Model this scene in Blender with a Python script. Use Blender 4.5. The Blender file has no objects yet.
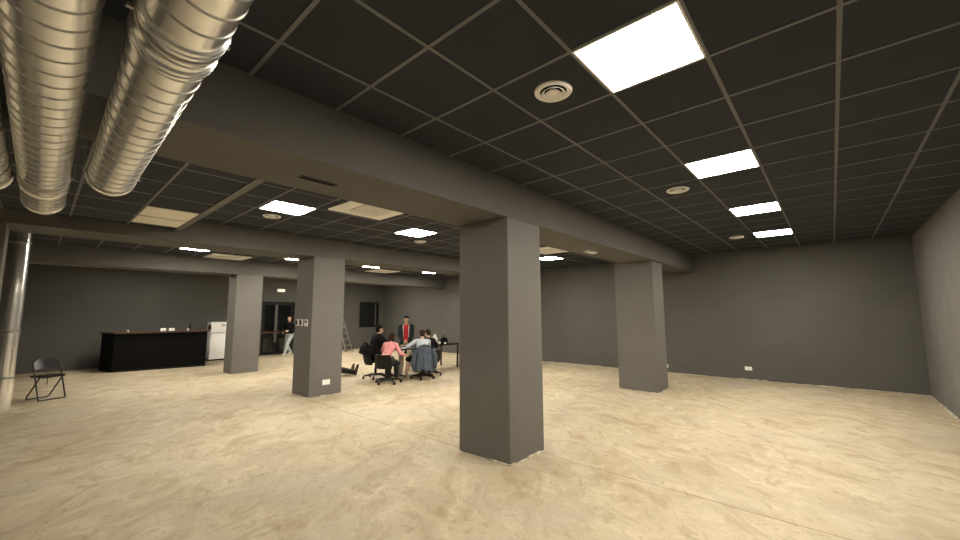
import bpy, bmesh, math, random
from mathutils import Vector, Matrix, Euler
random.seed(7)
PI = math.pi
SC = bpy.context.scene
COL = SC.collection

# ------------------------------------------------------------------ camera
CAMZ = 1.6248
YAW, PITCH, ROLL, FPX = 0.72765, 0.11181, -0.003916, 393.05
cy_, sy_, cp_, sp_ = math.cos(YAW), math.sin(YAW), math.cos(PITCH), math.sin(PITCH)
fwd = Vector((cy_*cp_, sy_*cp_, sp_))
rgt = Vector((sy_, -cy_, 0))
upv = rgt.cross(fwd)
r2 = math.cos(ROLL)*rgt + math.sin(ROLL)*upv
u2 = -math.sin(ROLL)*rgt + math.cos(ROLL)*upv
cam_d = bpy.data.cameras.new('camera')
cam = bpy.data.objects.new('camera', cam_d)
COL.objects.link(cam)
cam_d.sensor_width = 36
cam_d.lens = 36*FPX/960
cam_d.clip_start = 0.05
m = Matrix((r2, u2, -fwd)).transposed().to_4x4()
m.translation = (0, 0, CAMZ)
cam.matrix_world = m
SC.camera = cam

# ------------------------------------------------------------------ world, exposure
w = bpy.data.worlds.new('night')
SC.world = w
w.use_nodes = True
w.node_tree.nodes['Background'].inputs[0].default_value = (0.03, 0.03, 0.03, 1)
w.node_tree.nodes['Background'].inputs[1].default_value = 0.12
SC.view_settings.view_transform = 'Standard'
SC.view_settings.look = 'None'
SC.view_settings.gamma = 1
SC.view_settings.use_curve_mapping = False
SC.view_settings.exposure = 0.0
LAMP_STRENGTH = 80.0
LAMP_COLOR = (1.0, 0.915, 0.765)

# ------------------------------------------------------------------ materials
def mat(name, color, rough=0.6, metal=0.0, spec=0.5, noise=None, bump=None, emit=None):
    """Principled material; noise=(scale, colour2, detail) mottles the paint, bump=(scale, strength, dist) roughens it."""
    M = bpy.data.materials.new(name)
    M.use_nodes = True
    nt = M.node_tree
    b = nt.nodes['Principled BSDF']
    b.inputs['Base Color'].default_value = (*color, 1)
    b.inputs['Roughness'].default_value = rough
    b.inputs['Metallic'].default_value = metal
    b.inputs['Specular IOR Level'].default_value = spec
    tc = nt.nodes.new('ShaderNodeTexCoord')
    if noise:
        n = nt.nodes.new('ShaderNodeTexNoise')
        n.inputs['Scale'].default_value = noise[0]
        n.inputs['Detail'].default_value = noise[2]
        r = nt.nodes.new('ShaderNodeValToRGB')
        r.color_ramp.elements[0].position = .35
        r.color_ramp.elements[1].position = .68
        r.color_ramp.elements[0].color = (*color, 1)
        r.color_ramp.elements[1].color = (*noise[1], 1)
        nt.links.new(tc.outputs['Object'], n.inputs['Vector'])
        nt.links.new(n.outputs['Fac'], r.inputs['Fac'])
        nt.links.new(r.outputs['Color'], b.inputs['Base Color'])
    if bump:
        n2 = nt.nodes.new('ShaderNodeTexNoise')
        n2.inputs['Scale'].default_value = bump[0]
        n2.inputs['Detail'].default_value = 4
        bp = nt.nodes.new('ShaderNodeBump')
        bp.inputs['Strength'].default_value = bump[1]
        bp.inputs['Distance'].default_value = bump[2]
        nt.links.new(tc.outputs['Object'], n2.inputs['Vector'])
        nt.links.new(n2.outputs['Fac'], bp.inputs['Height'])
        nt.links.new(bp.outputs['Normal'], b.inputs['Normal'])
    if emit:
        b.inputs['Emission Color'].default_value = (*emit[0], 1)
        b.inputs['Emission Strength'].default_value = emit[1]
    return M

def floor_material():
    M = bpy.data.materials.new('raw_screed')
    M.use_nodes = True
    nt = M.node_tree
    L = nt.links.new
    b = nt.nodes['Principled BSDF']
    tc = nt.nodes.new('ShaderNodeTexCoord')
    def node(t, **kw):
        n = nt.nodes.new(t)
        for k, v in kw.items(): setattr(n, k, v)
        return n
    def noise(vec, scale, detail, rough=.6, dist=0.0):
        n = node('ShaderNodeTexNoise')
        n.inputs['Scale'].default_value = scale
        n.inputs['Detail'].default_value = detail
        n.inputs['Roughness'].default_value = rough
        n.inputs['Distortion'].default_value = dist
        L(vec, n.inputs['Vector'])
        return n.outputs['Fac']
    def ramp(fac, stops):
        r = node('ShaderNodeValToRGB')
        e = r.color_ramp.elements
        e[0].position, e[0].color = stops[0][0], (*stops[0][1], 1)
        e[1].position, e[1].color = stops[-1][0], (*stops[-1][1], 1)
        for p, c in stops[1:-1]:
            k = e.new(p); k.color = (*c, 1)
        L(fac, r.inputs['Fac'])
        return r.outputs['Color']
    def mix(fac, a, bb, mode='MIX'):
        x = node('ShaderNodeMix', data_type='RGBA', blend_type=mode)
        for s, v in ((x.inputs[0], fac), (x.inputs[6], a), (x.inputs[7], bb)):
            if isinstance(v, (int, float)): s.default_value = v
            elif isinstance(v, tuple): s.default_value = (*v, 1)
            else: L(v, s)
        return x.outputs[2]
    mp = node('ShaderNodeMapping')
    mp.inputs['Rotation'].default_value = (0, 0, -0.72)
    mp.inputs['Scale'].default_value = (1.0, 1.6, 1.0)
    mp.vector_type = 'TEXTURE'
    L(tc.outputs['Object'], mp.inputs['Vector'])
    v = mp.outputs['Vector']
    big = noise(tc.outputs['Object'], .5, 6, .62, .7)
    c = ramp(big, [(.30, (.40, .325, .215)), (.5, (.49, .41, .285)), (.70, (.56, .485, .355))])
    streak = noise(v, 2.4, 8, .62, 1.6)
    c = mix(ramp(streak, [(.40, (0, 0, 0)), (.52, (.18, .18, .18)), (.66, (.7, .7, .7))]), c, (.64, .57, .42))
    dark = noise(v, 1.9, 9, .66, 1.8)
    c = mix(ramp(dark, [(.50, (0, 0, 0)), (.60, (.45, .45, .45)), (.74, (.75, .75, .75))]), c, (.33, .245, .135))
    thin = noise(v, 7.0, 7, .6, 2.2)
    c = mix(ramp(thin, [(.57, (0, 0, 0)), (.64, (.4, .4, .4)), (.74, (.65, .65, .65))]), c, (.31, .225, .125))
    grey = noise(tc.outputs['Object'], .8, 4, .5, .3)
    c = mix(ramp(grey, [(.52, (0, 0, 0)), (.7, (.5, .5, .5))]), c, (.43, .385, .315))
    fine = noise(v, 26, 5, .6, .8)
    c = mix(.3, c, ramp(fine, [(.3, (.62, .6, .56)), (.5, (.92, .92, .92)), (.7, (1, 1, 1))]), 'MULTIPLY')
    L(c, b.inputs['Base Color'])
    b.inputs['Roughness'].default_value = .62
    b.inputs['Specular IOR Level'].default_value = .3
    bp = node('ShaderNodeBump')
    bp.inputs['Strength'].default_value = .25
    bp.inputs['Distance'].default_value = .01
    L(streak, bp.inputs['Height'])
    L(bp.outputs['Normal'], b.inputs['Normal'])
    return M

def glass_material():
    M = bpy.data.materials.new('window_glass')
    M.use_nodes = True
    nt = M.node_tree
    nt.nodes.clear()
    out = nt.nodes.new('ShaderNodeOutputMaterial')
    mx = nt.nodes.new('ShaderNodeMixShader')
    fr = nt.nodes.new('ShaderNodeFresnel')
    fr.inputs['IOR'].default_value = 1.55
    tr = nt.nodes.new('ShaderNodeBsdfTransparent')
    tr.inputs['Color'].default_value = (.78, .82, .82, 1)
    gl = nt.nodes.new('ShaderNodeBsdfGlossy')
    gl.inputs['Roughness'].default_value = .03
    nt.links.new(fr.outputs[0], mx.inputs[0])
    nt.links.new(tr.outputs[0], mx.inputs[1])
    nt.links.new(gl.outputs[0], mx.inputs[2])
    nt.links.new(mx.outputs[0], out.inputs[0])
    return M

WALL = mat('dark_grey_wall_paint', (.092, .088, .081), .75, noise=(1.2, (.104, .099, .090), 5), bump=(90, .35, .004))
COLP = mat('dark_grey_column_paint', (.144, .137, .125), .7, noise=(1.5, (.158, .151, .138), 5), bump=(120, .2, .003))
BEAMP = mat('dark_grey_beam_paint', (.106, .101, .092), .75, noise=(1.5, (.118, .113, .103), 5), bump=(120, .2, .003))
STUCCO = mat('rough_dark_grey_plaster', (.142, .134, .126), .8, noise=(2.2, (.17, .161, .15), 6), bump=(45, .7, .01))
TILE = mat('black_ceiling_tile', (.0215, .0255, .035), .85, noise=(3, (.025, .029, .039), 4), bump=(150, .3, .002))
GRID = mat('grey_ceiling_grid', (.135, .138, .145), .45)
SOFFITEDGE = mat('grey_edge_trim', (.13, .125, .11), .5)
FLOOR = floor_material()
JOINT = mat('dirty_floor_joint', (.23, .17, .10), .9)
EDGE = mat('bare_plaster_edge', (.74, .68, .56), .9, noise=(9, (.3, .25, .18), 4))
PANELGLOW = mat('led_diffuser', (.9, .9, .88), .5, emit=(LAMP_COLOR, LAMP_STRENGTH))
WHITE = mat('white_plastic', (.88, .87, .84), .45)
WHITETILE = mat('off_white_tile', (.95, .91, .80), .8)
VENTW = mat('white_vent_metal', (.94, .92, .88), .5)
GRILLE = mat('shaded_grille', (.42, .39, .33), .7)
VENTD = mat('dark_vent_gap', (.012, .011, .010), .9, spec=.1)
ENAMEL = mat('white_enamel', (.93, .93, .93), .3)
GALV = mat('galvanised_sheet', (.99, .99, .98), .24, metal=.95, noise=(14, (.90, .90, .88), 3), bump=(9, .12, .01))
GALVSEAM = mat('galvanised_seam', (.50, .49, .46), .35, metal=.9)
GALVFLEX = mat('foil_sleeve', (.80, .79, .75), .38, metal=.7, noise=(30, (.6, .59, .56), 4), bump=(60, .6, .01))
BLACK = mat('black_plastic', (.006, .006, .006), .4, spec=.3)
BLACKLAM = mat('black_laminate', (.0032, .003, .0028), .7, spec=.15)
BARTOP = mat('dark_brown_wood', (.085, .046, .028), .4, noise=(7, (.055, .03, .018), 6))
BLACKMETAL = mat('black_painted_steel', (.018, .018, .018), .35)
LEATHER = mat('black_vinyl', (.010, .009, .011), .28)
FRAMEM = mat('black_aluminium', (.007, .007, .007), .5, spec=.25)
PANIC = mat('dull_red_bar', (.12, .05, .032), .5)
STILEM = mat('grey_aluminium_and_reflection', (.10, .10, .095), .4)
ALU = mat('aluminium', (.62, .60, .55), .38, metal=.9)
CHROME = mat('grey_metal', (.35, .34, .32), .3, metal=.9)
GLASS = glass_material()
PAVE = mat('outdoor_paving', (.16, .16, .15), .9, noise=(3, (.10, .10, .10), 5))
COPING = mat('reddish_coping', (.28, .11, .07), .8)
SKIN = mat('skin', (.58, .36, .26), .55)
HAIRB = mat('black_hair', (.010, .008, .007), .8, spec=.15, bump=(120, .5, .01))
HAIRBR = mat('brown_hair', (.035, .018, .011), .8, spec=.15, bump=(120, .5, .01))
CBLACK = mat('black_cloth', (.006, .006, .0065), .9, spec=.2, bump=(14, .5, .02))
CNAVY = mat('dark_navy_cloth', (.009, .016, .020), .85, bump=(14, .5, .02))
CRED = mat('red_cloth', (.60, .025, .03), .8, bump=(14, .4, .02))
CPINK = mat('pink_cloth', (.72, .30, .30), .85, bump=(12, .6, .02))
CPALE = mat('pale_blue_cloth', (.50, .54, .60), .85, bump=(12, .6, .02))
CDENIM = mat('grey_blue_denim', (.058, .075, .105), .9, noise=(8, (.085, .107, .145), 5), bump=(16, .7, .02))
CJEANS = mat('washed_denim', (.36, .40, .42), .9, noise=(8, (.46, .49, .50), 4), bump=(14, .6, .02))
CCREAM = mat('cream_cloth', (.62, .54, .42), .85, bump=(12, .5, .02))
CWHITE = mat('white_cloth', (.75, .72, .66), .85)
SHOEW = mat('white_shoe', (.7, .67, .6), .6)
SHOEB = mat('brown_boot', (.13, .065, .042), .5, noise=(14, (.22, .13, .10), 4))
SHOET = mat('tan_shoe', (.33, .23, .14), .6)
SHOEK = mat('dark_shoe', (.03, .026, .024), .5)
EYE = mat('eye', (.02, .015, .012), .2)
CHARCOAL = mat('charcoal_trousers', (.03, .026, .025), .9, bump=(14, .5, .02))

# ------------------------------------------------------------------ mesh helpers
def add_box(bm, x0, x1, y0, y1, z0, z1, mtx=None):
    vs = [bm.verts.new((x, y, z)) for z in (z0, z1) for y in (y0, y1) for x in (x0, x1)]
    for f in ((0, 2, 3, 1), (4, 5, 7, 6), (0, 1, 5, 4), (2, 6, 7, 3), (0, 4, 6, 2), (1, 3, 7, 5)):
        bm.faces.new([vs[i] for i in f])
    if mtx is not None:
        for v in vs: v.co = mtx @ v.co
    return vs

def add_tube(bm, pts, r, seg=10, caps=True, closed=False):
    """Tube along points; r a number or one per point."""
    pts = [Vector(p) for p in pts]
    n = len(pts)
    rs = r if isinstance(r, (list, tuple)) else [r]*n
    rings = []
    ref = None
    for i, p in enumerate(pts):
        if closed: t = (pts[(i+1) % n]-pts[i-1])
        else: t = pts[min(i+1, n-1)]-pts[max(i-1, 0)]
        t.normalize()
        if ref is None:
            ref = t.orthogonal().normalized()
        ref = (ref - t*ref.dot(t))
        if ref.length < 1e-6: ref = t.orthogonal()
        ref.normalize()
        q = t.cross(ref)
        rings.append([bm.verts.new(p + rs[i]*(math.cos(2*PI*k/seg)*ref + math.sin(2*PI*k/seg)*q)) for k in range(seg)])
    m_ = n if closed else n-1
    for i in range(m_):
        a, b = rings[i], rings[(i+1) % n]
        for k in range(seg):
            bm.faces.new((a[k], a[(k+1) % seg], b[(k+1) % seg], b[k]))
    if caps and not closed:
        bm.faces.new(list(reversed(rings[0])))
        bm.faces.new(rings[-1])

def add_lathe(bm, prof, c=(0, 0, 0), seg=32, mtx=None):
    """Revolve (r, z) profile about z."""
    rings = []
    new = []
    for r, z in prof:
        if r < 1e-6:
            v = bm.verts.new((c[0], c[1], c[2]+z)); rings.append([v]); new.append(v)
        else:
            ring = [bm.verts.new((c[0]+r*math.cos(2*PI*k/seg), c[1]+r*math.sin(2*PI*k/seg), c[2]+z)) for k in range(seg)]
            rings.append(ring); new += ring
    for a, b in zip(rings, rings[1:]):
        for k in range(seg):
            k2 = (k+1) % seg
            if len(a) == 1 and len(b) == 1: continue
            if len(a) == 1: bm.faces.new((a[0], b[k2], b[k]))
            elif len(b) == 1: bm.faces.new((a[k], a[k2], b[0]))
            else: bm.faces.new((a[k], a[k2], b[k2], b[k]))
    if mtx is not None:
        for v in new: v.co = mtx @ v.co

def link(name, bm, material, parent=None, smooth=False, bevel=0.0):
    bmesh.ops.recalc_face_normals(bm, faces=bm.faces)
    if bevel:
        bmesh.ops.bevel(bm, geom=[e for e in bm.edges if e.calc_face_angle(0) > .6], offset=bevel, segments=2, affect='EDGES', clamp_overlap=True)
    if smooth:
        for f in bm.faces: f.smooth = True
        for e in bm.edges:
            if e.calc_face_angle(0) > .7: e.smooth = False
    me = bpy.data.meshes.new(name)
    bm.to_mesh(me)
    bm.free()
    me.materials.append(material)
    o = bpy.data.objects.new(name, me)
    COL.objects.link(o)
    if parent is not None: o.parent = parent
    return o

def B(): return bmesh.new()

def box_obj(name, dims, material, parent=None, bevel=0.0, mtx=None):
    bm = B()
    add_box(bm, *dims, mtx=mtx)
    return link(name, bm, material, parent, bevel=bevel)

def tag(o, label, cat, group=None):
    o['label'] = label
    o['category'] = cat
    if group: o['group'] = group
    return o

def thing(name, label, cat, loc=(0, 0, 0), rz=0.0, group=None):
    o = bpy.data.objects.new(name, None)
    o.empty_display_size = .1
    COL.objects.link(o)
    o.location = loc
    o.rotation_euler = (0, 0, rz)
    return tag(o, label, cat, group)

def struct(o):
    o['kind'] = 'structure'
    return o

def dup(root, loc, rz, label, group=None):
    r = root.copy()
    COL.objects.link(r)
    r.location = loc
    r.rotation_euler = (0, 0, rz)
    r['label'] = label
    if group: r['group'] = group
    for ch in list(root.children):
        c = ch.copy(); COL.objects.link(c); c.parent = r
        for g in ch.children:
            d = g.copy(); COL.objects.link(d); d.parent = c
    return r

# ------------------------------------------------------------------ room shell
XF, YR, YB, XL, ZC = 11.76, -1.318, 17.2, -4.0, 3.187
struct(box_obj('floor', (XL-.3, XF+.4, YR-.3, YB+.3, -.2, 0), FLOOR))
struct(box_obj('ceiling', (XL-.3, XF+.4, YR-.3, YB+.3, ZC, ZC+.2), TILE))
DROP = 2.99
struct(box_obj('ceiling', (XL, 1.40, 3.47, 7.79, DROP, ZC), TILE))          # lowered part between the two near beams
struct(box_obj('wall_right', (XL-.3, XF, YR-.3, YR, 0, ZC), STUCCO))
struct(box_obj('wall_near', (XL-.3, XL, YR, YB+.3, 0, ZC), WALL))
bm = B()
add_box(bm, XF, XF+.4, YR-.3, 14.2, 0, ZC)
add_box(bm, XF+.05, XF+.4, 14.2, YB+.3, 0, ZC)
struct(link('wall_far', bm, WALL))
DX0, DX1, DZ = 6.06, 7.36, 2.17           # door opening
WX0, WX1, WZ0, WZ1 = 10.47, 11.58, 1.0, 2.25
bm = B()
for (a, b_, c, d) in ((XL, DX0, 0, ZC), (DX0, DX1, DZ, ZC), (DX1, WX0, 0, ZC), (WX0, WX1, 0, WZ0), (WX0, WX1, WZ1, ZC), (WX1, XF+.05, 0, ZC)):
    add_box(bm, a, b_, YB, YB+.3, c, d)
struct(link('wall_back', bm, WALL))

# beams and columns
def beam(y0, y1, z, x0, label):
    o = box_obj('ceiling_beam', (x0, XF, y0, y1, z, ZC), BEAMP)
    struct(o)
beam(2.715, 3.47, 2.742, XL, '')
beam(7.79, 8.545, 2.815, XL, '')
beam(12.53, 13.2, 2.775, XL, '')
def column(x0, x1, y0, y1, z):
    bm = B()
    add_box(bm, x0, x1, y0, y1, 0, z)
    struct(link('column', bm, COLP, bevel=.006))
    # ragged bare edge where the paint stops short of the floor
    bm = B()
    rnd = random.Random(int(x0*100+y0*10))
    for axis in (0, 1):
        a0, a1 = (x0, x1) if axis == 0 else (y0, y1)
        t = a0
        while t < a1-.03:
            L = min(rnd.uniform(.08, .3), a1-t)
            h = rnd.choice((.006, .01, .016))
            d = rnd.uniform(.010, .02)
            if rnd.random() < .85:
                if axis == 0: add_box(bm, t, t+L, y0-d, y0, 0, h)
                else: add_box(bm, x0-d, x0, t, t+L, 0, h)
            t += L+rnd.uniform(0, .04)
    struct(link('trim_1', bm, EDGE))
column(3.517, 4.195, 2.712, 3.48, 2.742)
column(8.60, 9.255, 2.78, 3.60, 2.742)
column(3.678, 4.363, 7.792, 8.548, 2.815)
column(3.705, 4.396, 12.532, 13.2, 2.775)
column(8.62, 9.27, 7.80, 8.54, 2.815)
column(-1.02, -.345, 7.80, 8.54, 2.815)
# bare edge along the foot of the far and right walls
bm = B()
rnd = random.Random(3)
t = YR
while t < YB-.3:
    L = rnd.uniform(.2, .8)
    add_box(bm, XF-rnd.uniform(.008, .022), XF, t, min(t+L, 14.2), 0, rnd.choice((.006, .012, .018)))
    t += L
    if t > 13.9: break
struct(link('baseboard_far', bm, EDGE))
bm = B()
t = 3.0
while t < XF-.1:
    L = rnd.uniform(.2, .9)
    add_box(bm, t, min(t+L, XF-.03), YR, YR+rnd.uniform(.012, .035), 0, rnd.choice((.008, .014, .02)))
    t += L
struct(link('baseboard_right', bm, EDGE))
# joints in the screed
bm = B()
def joint(p, q, wdt=.012):
    p, q = Vector(p), Vector(q)
    n = 14
    d = (q-p); nrm = Vector((-d.y, d.x)).normalized()
    prev = None
    for i in range(n+1):
        c = p+d*i/n + nrm*random.uniform(-.012, .012)
        hw = wdt/2*random.uniform(.6, 1.3)
        a = bm.verts.new((*(c-nrm*hw), .0012)); b2 = bm.verts.new((*(c+nrm*hw), .0012))
        if prev: bm.faces.new((prev[0], prev[1], b2, a))
        prev = (a, b2)
joint((3.62, 7.75), (3.585, 3.52))
joint((4.08, 2.69), (4.0, -1.28), .012)
struct(link('trim_2', bm, JOINT))

# ceiling grid
def gridbars(name, xs, ys, x0, x1, y0, y1, z, wdt=.024):
    bm = B()
    for x in xs: add_box(bm, x-wdt/2, x+wdt/2, y0, y1, z-.005, z)
    for y in ys: add_box(bm, x0, x1, y-wdt/2, y+wdt/2, z-.0045, z)
    struct(link(name, bm, GRID))
GX0, GY0 = 2.005, .451
gx = [GX0+.6*i for i in range(-9, 17) if GX0+.6*i < XF]
gridbars('trim_3', gx, [GY0+.6*j for j in range(-2, 4)], XL, XF, YR, 2.715, ZC)
gridbars('trim_4', [x for x in gx if x > 1.45], [3.77, 4.37, 4.97, 5.57, 6.17, 6.77, 7.37], 1.40, XF, 3.47, 7.79, ZC)
gridbars('trim_5', gx, [8.85, 9.45, 10.05, 10.65, 11.25, 11.85, 12.4], XL, XF, 8.545, 12.53, ZC)
gridbars('trim_6', [.80-.6*i for i in range(0, 8)], [3.83, 4.43, 5.04, 5.65, 6.28, 6.94, 7.53], XL, 1.36, 3.47, 7.79, DROP)
struct(box_obj('trim_7', (1.36, 1.44, 3.47, 7.79, DROP-.012, DROP+.03), SOFFITEDGE))

# ------------------------------------------------------------------ doors and window
def leaf(parent, x0, x1, hinge_side):
    st = .075
    bm = B()
    y0, y1 = YB+.06, YB+.11
    for a, b_, c, d in ((x0, x0+st, .02, DZ-.06), (x1-st, x1, .02, DZ-.06), (x0+st, x1-st, .02, .14), (x0+st, x1-st, DZ-.14, DZ-.06), (x0+st, x1-st, .84, .90)):
        add_box(bm, a, b_, y0, y1, c, d)
    lf = link('door_leaf', bm, FRAMEM, parent)
    box_obj('glass', (x0+st, x1-st, YB+.08, YB+.09, .14, .84), GLASS, lf)
    box_obj('glass', (x0+st, x1-st, YB+.08, YB+.09, .90, DZ-.14), GLASS, lf)
    pb = B()
    add_tube(pb, [(x0+st+.02, YB+.02, .90), (x1-st-.02, YB+.02, .90)], .019, seg=12)
    for xx in (x0+st*.6, x1-st*.6): add_box(pb, xx-.03, xx+.03, YB, YB+.06, .85, .95)
    o = link('push_bar', pb, PANIC, lf, smooth=True)
    o['label'] = 'dull red push bar'
    return lf
door = bpy.data.objects.new('door_1', None)
COL.objects.link(door); struct(door)
bm = B()
for a, b_, c, d in ((DX0, DX0+.06, 0, DZ), (DX1-.06, DX1, 0, DZ), (DX0+.06, DX1-.06, DZ-.06, DZ)):
    add_box(bm, a, b_, YB+.03, YB+.15, c, d)
link('door_frame', bm, FRAMEM, door)
leaf(door, DX0+.06, 6.66, 0)
lf2 = leaf(door, 6.66, DX1-.06, 1)
hb = box_obj('meeting_stile', (6.575, 6.68, YB+.025, YB+.06, .5, DZ-.12), STILEM, door)  # reflection on the stile put in as a paler grey
hb['label'] = 'meeting stile with its reflection painted pale grey'
bm = B()
add_tube(bm, [(6.63, YB+.025, .96), (6.63, YB-.03, .96), (6.75, YB-.03, .96)], .011)
link('door_handle', bm, BLACK, door)

win = bpy.data.objects.new('window_1', None)
COL.objects.link(win); struct(win)
bm = B()
f = .06
for a, b_, c, d in ((WX0, WX0+f, WZ0, WZ1), (WX1-f, WX1, WZ0, WZ1), (WX0+f, WX1-f, WZ0, WZ0+f+.05), (WX0+f, WX1-f, WZ1-f, WZ1)):
    add_box(bm, a, b_, YB+.02, YB+.12, c, d)
link('window_frame', bm, FRAMEM, win)
st_ = box_obj('window_stile', (WX1-.20, WX1-.14, YB+.03, YB+.09, WZ0+f+.05, WZ1-f), STILEM, win)
st_['label'] = 'grey vertical window bar'
box_obj('glass', (WX0+f, WX1-.20, YB+.06, YB+.07, WZ0+f+.05, WZ1-f), GLASS, win)
box_obj('glass', (WX1-.14, WX1-f, YB+.06, YB+.07, WZ0+f+.05, WZ1-f), GLASS, win)
# outside, in the dark
struct(box_obj('terrace', (1, 16, YB+.3, 26, -.25, -.02), PAVE))
bm = B()
add_box(bm, 1, 16, 21.0, 21.2, -.02, .85)
struct(link('terrace_wall', bm, PAVE))
struct(box_obj('terrace_coping', (1, 16, 20.95, 21.25, .85, .93), COPING))

# ------------------------------------------------------------------ ceiling fittings
def make_light(x0, y0, w_, h_, label):
    t = thing('ceiling_light', label, 'ceiling light', (x0+w_/2, y0+h_/2, ZC), 0, 'square LED ceiling panels')
    bm = B()
    a, b_ = w_/2-.004, h_/2-.004
    e = .014
    for q in ((-a, a, -b_, -b_+e), (-a, a, b_-e, b_), (-a, -a+e, -b_+e, b_-e), (a-e, a, -b_+e, b_-e)):
        add_box(bm, *q, -.007, 0)
    link('frame', bm, WHITE, t)
    box_obj('diffuser', (-a+e, a-e, -b_+e, b_-e, -.006, -.001), PANELGLOW, t)
    return t
L0 = make_light(GX0, GY0, .6, .6, 'large bright square ceiling light nearest the camera, over the right hall')
rb = ['second bright ceiling light from the camera in the right-hand row', 'third ceiling light in the right-hand row, before the last',
      'last ceiling light in the right-hand row, nearest the far wall']
for i, lab in enumerate(rb):
    dup(L0, (GX0+.3+2.4*(i+1), GY0+.3, ZC), 0, lab)
lb = ['bright square ceiling light beside the white ducted grille, left of the middle bay', 'square ceiling light just left of the big central column top',
      'ceiling light in the middle bay hidden behind the central column', 'ceiling light seen between the two right columns under the beam']
for i, lab in enumerate(lb):
    dup(L0, (2.34+2.4*i, 5.87, ZC), 0, lab)
tb = ['leftmost ceiling light, behind the second beam above the bar', 'small ceiling light at the top left corner of the middle column',
      'ceiling light just above a square white air unit, right of the middle column', 'ceiling light behind the second beam nearest the far wall']
for i, lab in enumerate(tb):
    dup(L0, ((2.40, 4.78, 7.22, 9.73)[i], 11.05, ZC), 0, lab)
for x, lab in ((2.30, 'ceiling light over the bar, behind the farthest beam'), (7.22, 'ceiling light before the glass door, behind the farthest beam'), (9.73, 'ceiling light near the back wall window, behind the farthest beam')):
    dup(L0, (x, 14.7, ZC), 0, lab)

def make_vent(x, y, r, label):
    t = thing('ceiling_vent', label, 'ceiling vent', (x, y, ZC), 0, 'round white ceiling diffusers')
    bm = B()
    add_lathe(bm, [(r, 0), (r, -.008), (r*.9, -.018), (r*.72, -.012), (r*.70, 0)], seg=48)
    link('rim', bm, VENTW, t, smooth=True)
    bm = B()
    add_lathe(bm, [(0, -.0015), (r*.72, -.0015)], seg=40)
    link('throat', bm, VENTD, t)
    for k, (ro, ri) in enumerate(((.64, .47), (.42, .27))):
        bm = B()
        add_lathe(bm, [(r*ro, -.022), (r*ro, -.026), (r*ri, -.009), (r*ri, -.005), (r*ro, -.022)], seg=40)
        link('ring_vane', bm, VENTW, t, smooth=True)
    bm = B()
    add_lathe(bm, [(r*.25, -.002), (r*.25, -.014), (r*.2, -.018), (0, -.018)], seg=32)
    link('centre_disc', bm, VENTW, t, smooth=True)
    return t
V0 = make_vent(2.30, 1.35, .132, 'large round white air vent beside the nearest ceiling light')
for x, y, lab in ((5.30, 1.35, 'round white air vent beside the second light of the right-hand row'),
                  (9.50, 1.36, 'small round air vent beside the last lights of the right-hand row'),
                  (2.366, 6.53, 'round white vent touching the bright light left of the long grille'),
                  (5.37, 6.50, 'round white vent just behind the light beside the central column'),
                  (8.55, 10.55, 'faint round vent left of the farthest light under the second beam')):
    dup(V0, (x, y, ZC), 0, lab)

def make_cassette(x, y, s, label):
    t = thing('air_conditioner', label, 'air conditioner', (x, y, ZC-.003), 0, 'square ceiling cassette air conditioners')
    h = s/2
    bm = B()
    add_box(bm, -h, h, -h, h, -.022, 0)
    link('panel', bm, VENTW, t, bevel=.006)
    g = h-.22
    bm = B()
    add_box(bm, -g, g, -g, g, -.030, -.022)
    gr = link('intake_grille', bm, GRILLE, t)
    bm = B()
    n = 16
    for i in range(n):
        p = -g+.01+(2*g-.02)*i/(n-1)
        add_box(bm, p-.004, p+.004, -g, g, -.034, -.030)
        add_box(bm, -g, g, p-.004, p+.004, -.033, -.030)
    link('grille_bars', bm, VENTW, gr)
    for k in range(4):
        R_ = Matrix.Rotation(k*PI/2, 4, 'Z')
        bm = B()
        add_box(bm, -g, g, h-.17, h-.06, -.027, -.0225, mtx=R_)
        link('air_flap', bm, VENTW, t, bevel=.002)
    return t
A0 = make_cassette(3.18, 4.98, .90, 'large white perforated air unit beside the beam, between two bright lights')
for x, y, lab in ((8.25, 5.02, 'white air unit glimpsed right of the central column above the ceiling light'),
                  (3.30, 12.00, 'white square air unit low on the far left ceiling behind the second beam'),
                  (8.18, 11.98, 'white square air unit behind the second beam right of the middle column')):
    dup(A0, (x, y, ZC-.003), 0, lab)
dup(L0, (GX0+.3-4.8, GY0+.3, ZC), 0, 'added unseen ceiling light behind the camera, in line with the right-hand row')  # unseen lamp, added to brighten the overhead ducts
# two off-white tiles in the lowered ceiling
tag(box_obj('ceiling_tile', (.815, 1.355, 6.30, 6.91, DROP-.008, DROP-.0005), WHITETILE), 'off-white ceiling tile below the duct end, the nearer of a pair', 'ceiling tile', 'off-white ceiling tiles')
tag(box_obj('ceiling_tile', (.815, 1.355, 6.97, 7.515, DROP-.008, DROP-.0005), WHITETILE), 'off-white ceiling tile next to the second beam, the farther of a pair', 'ceiling tile', 'off-white ceiling tiles')
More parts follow.
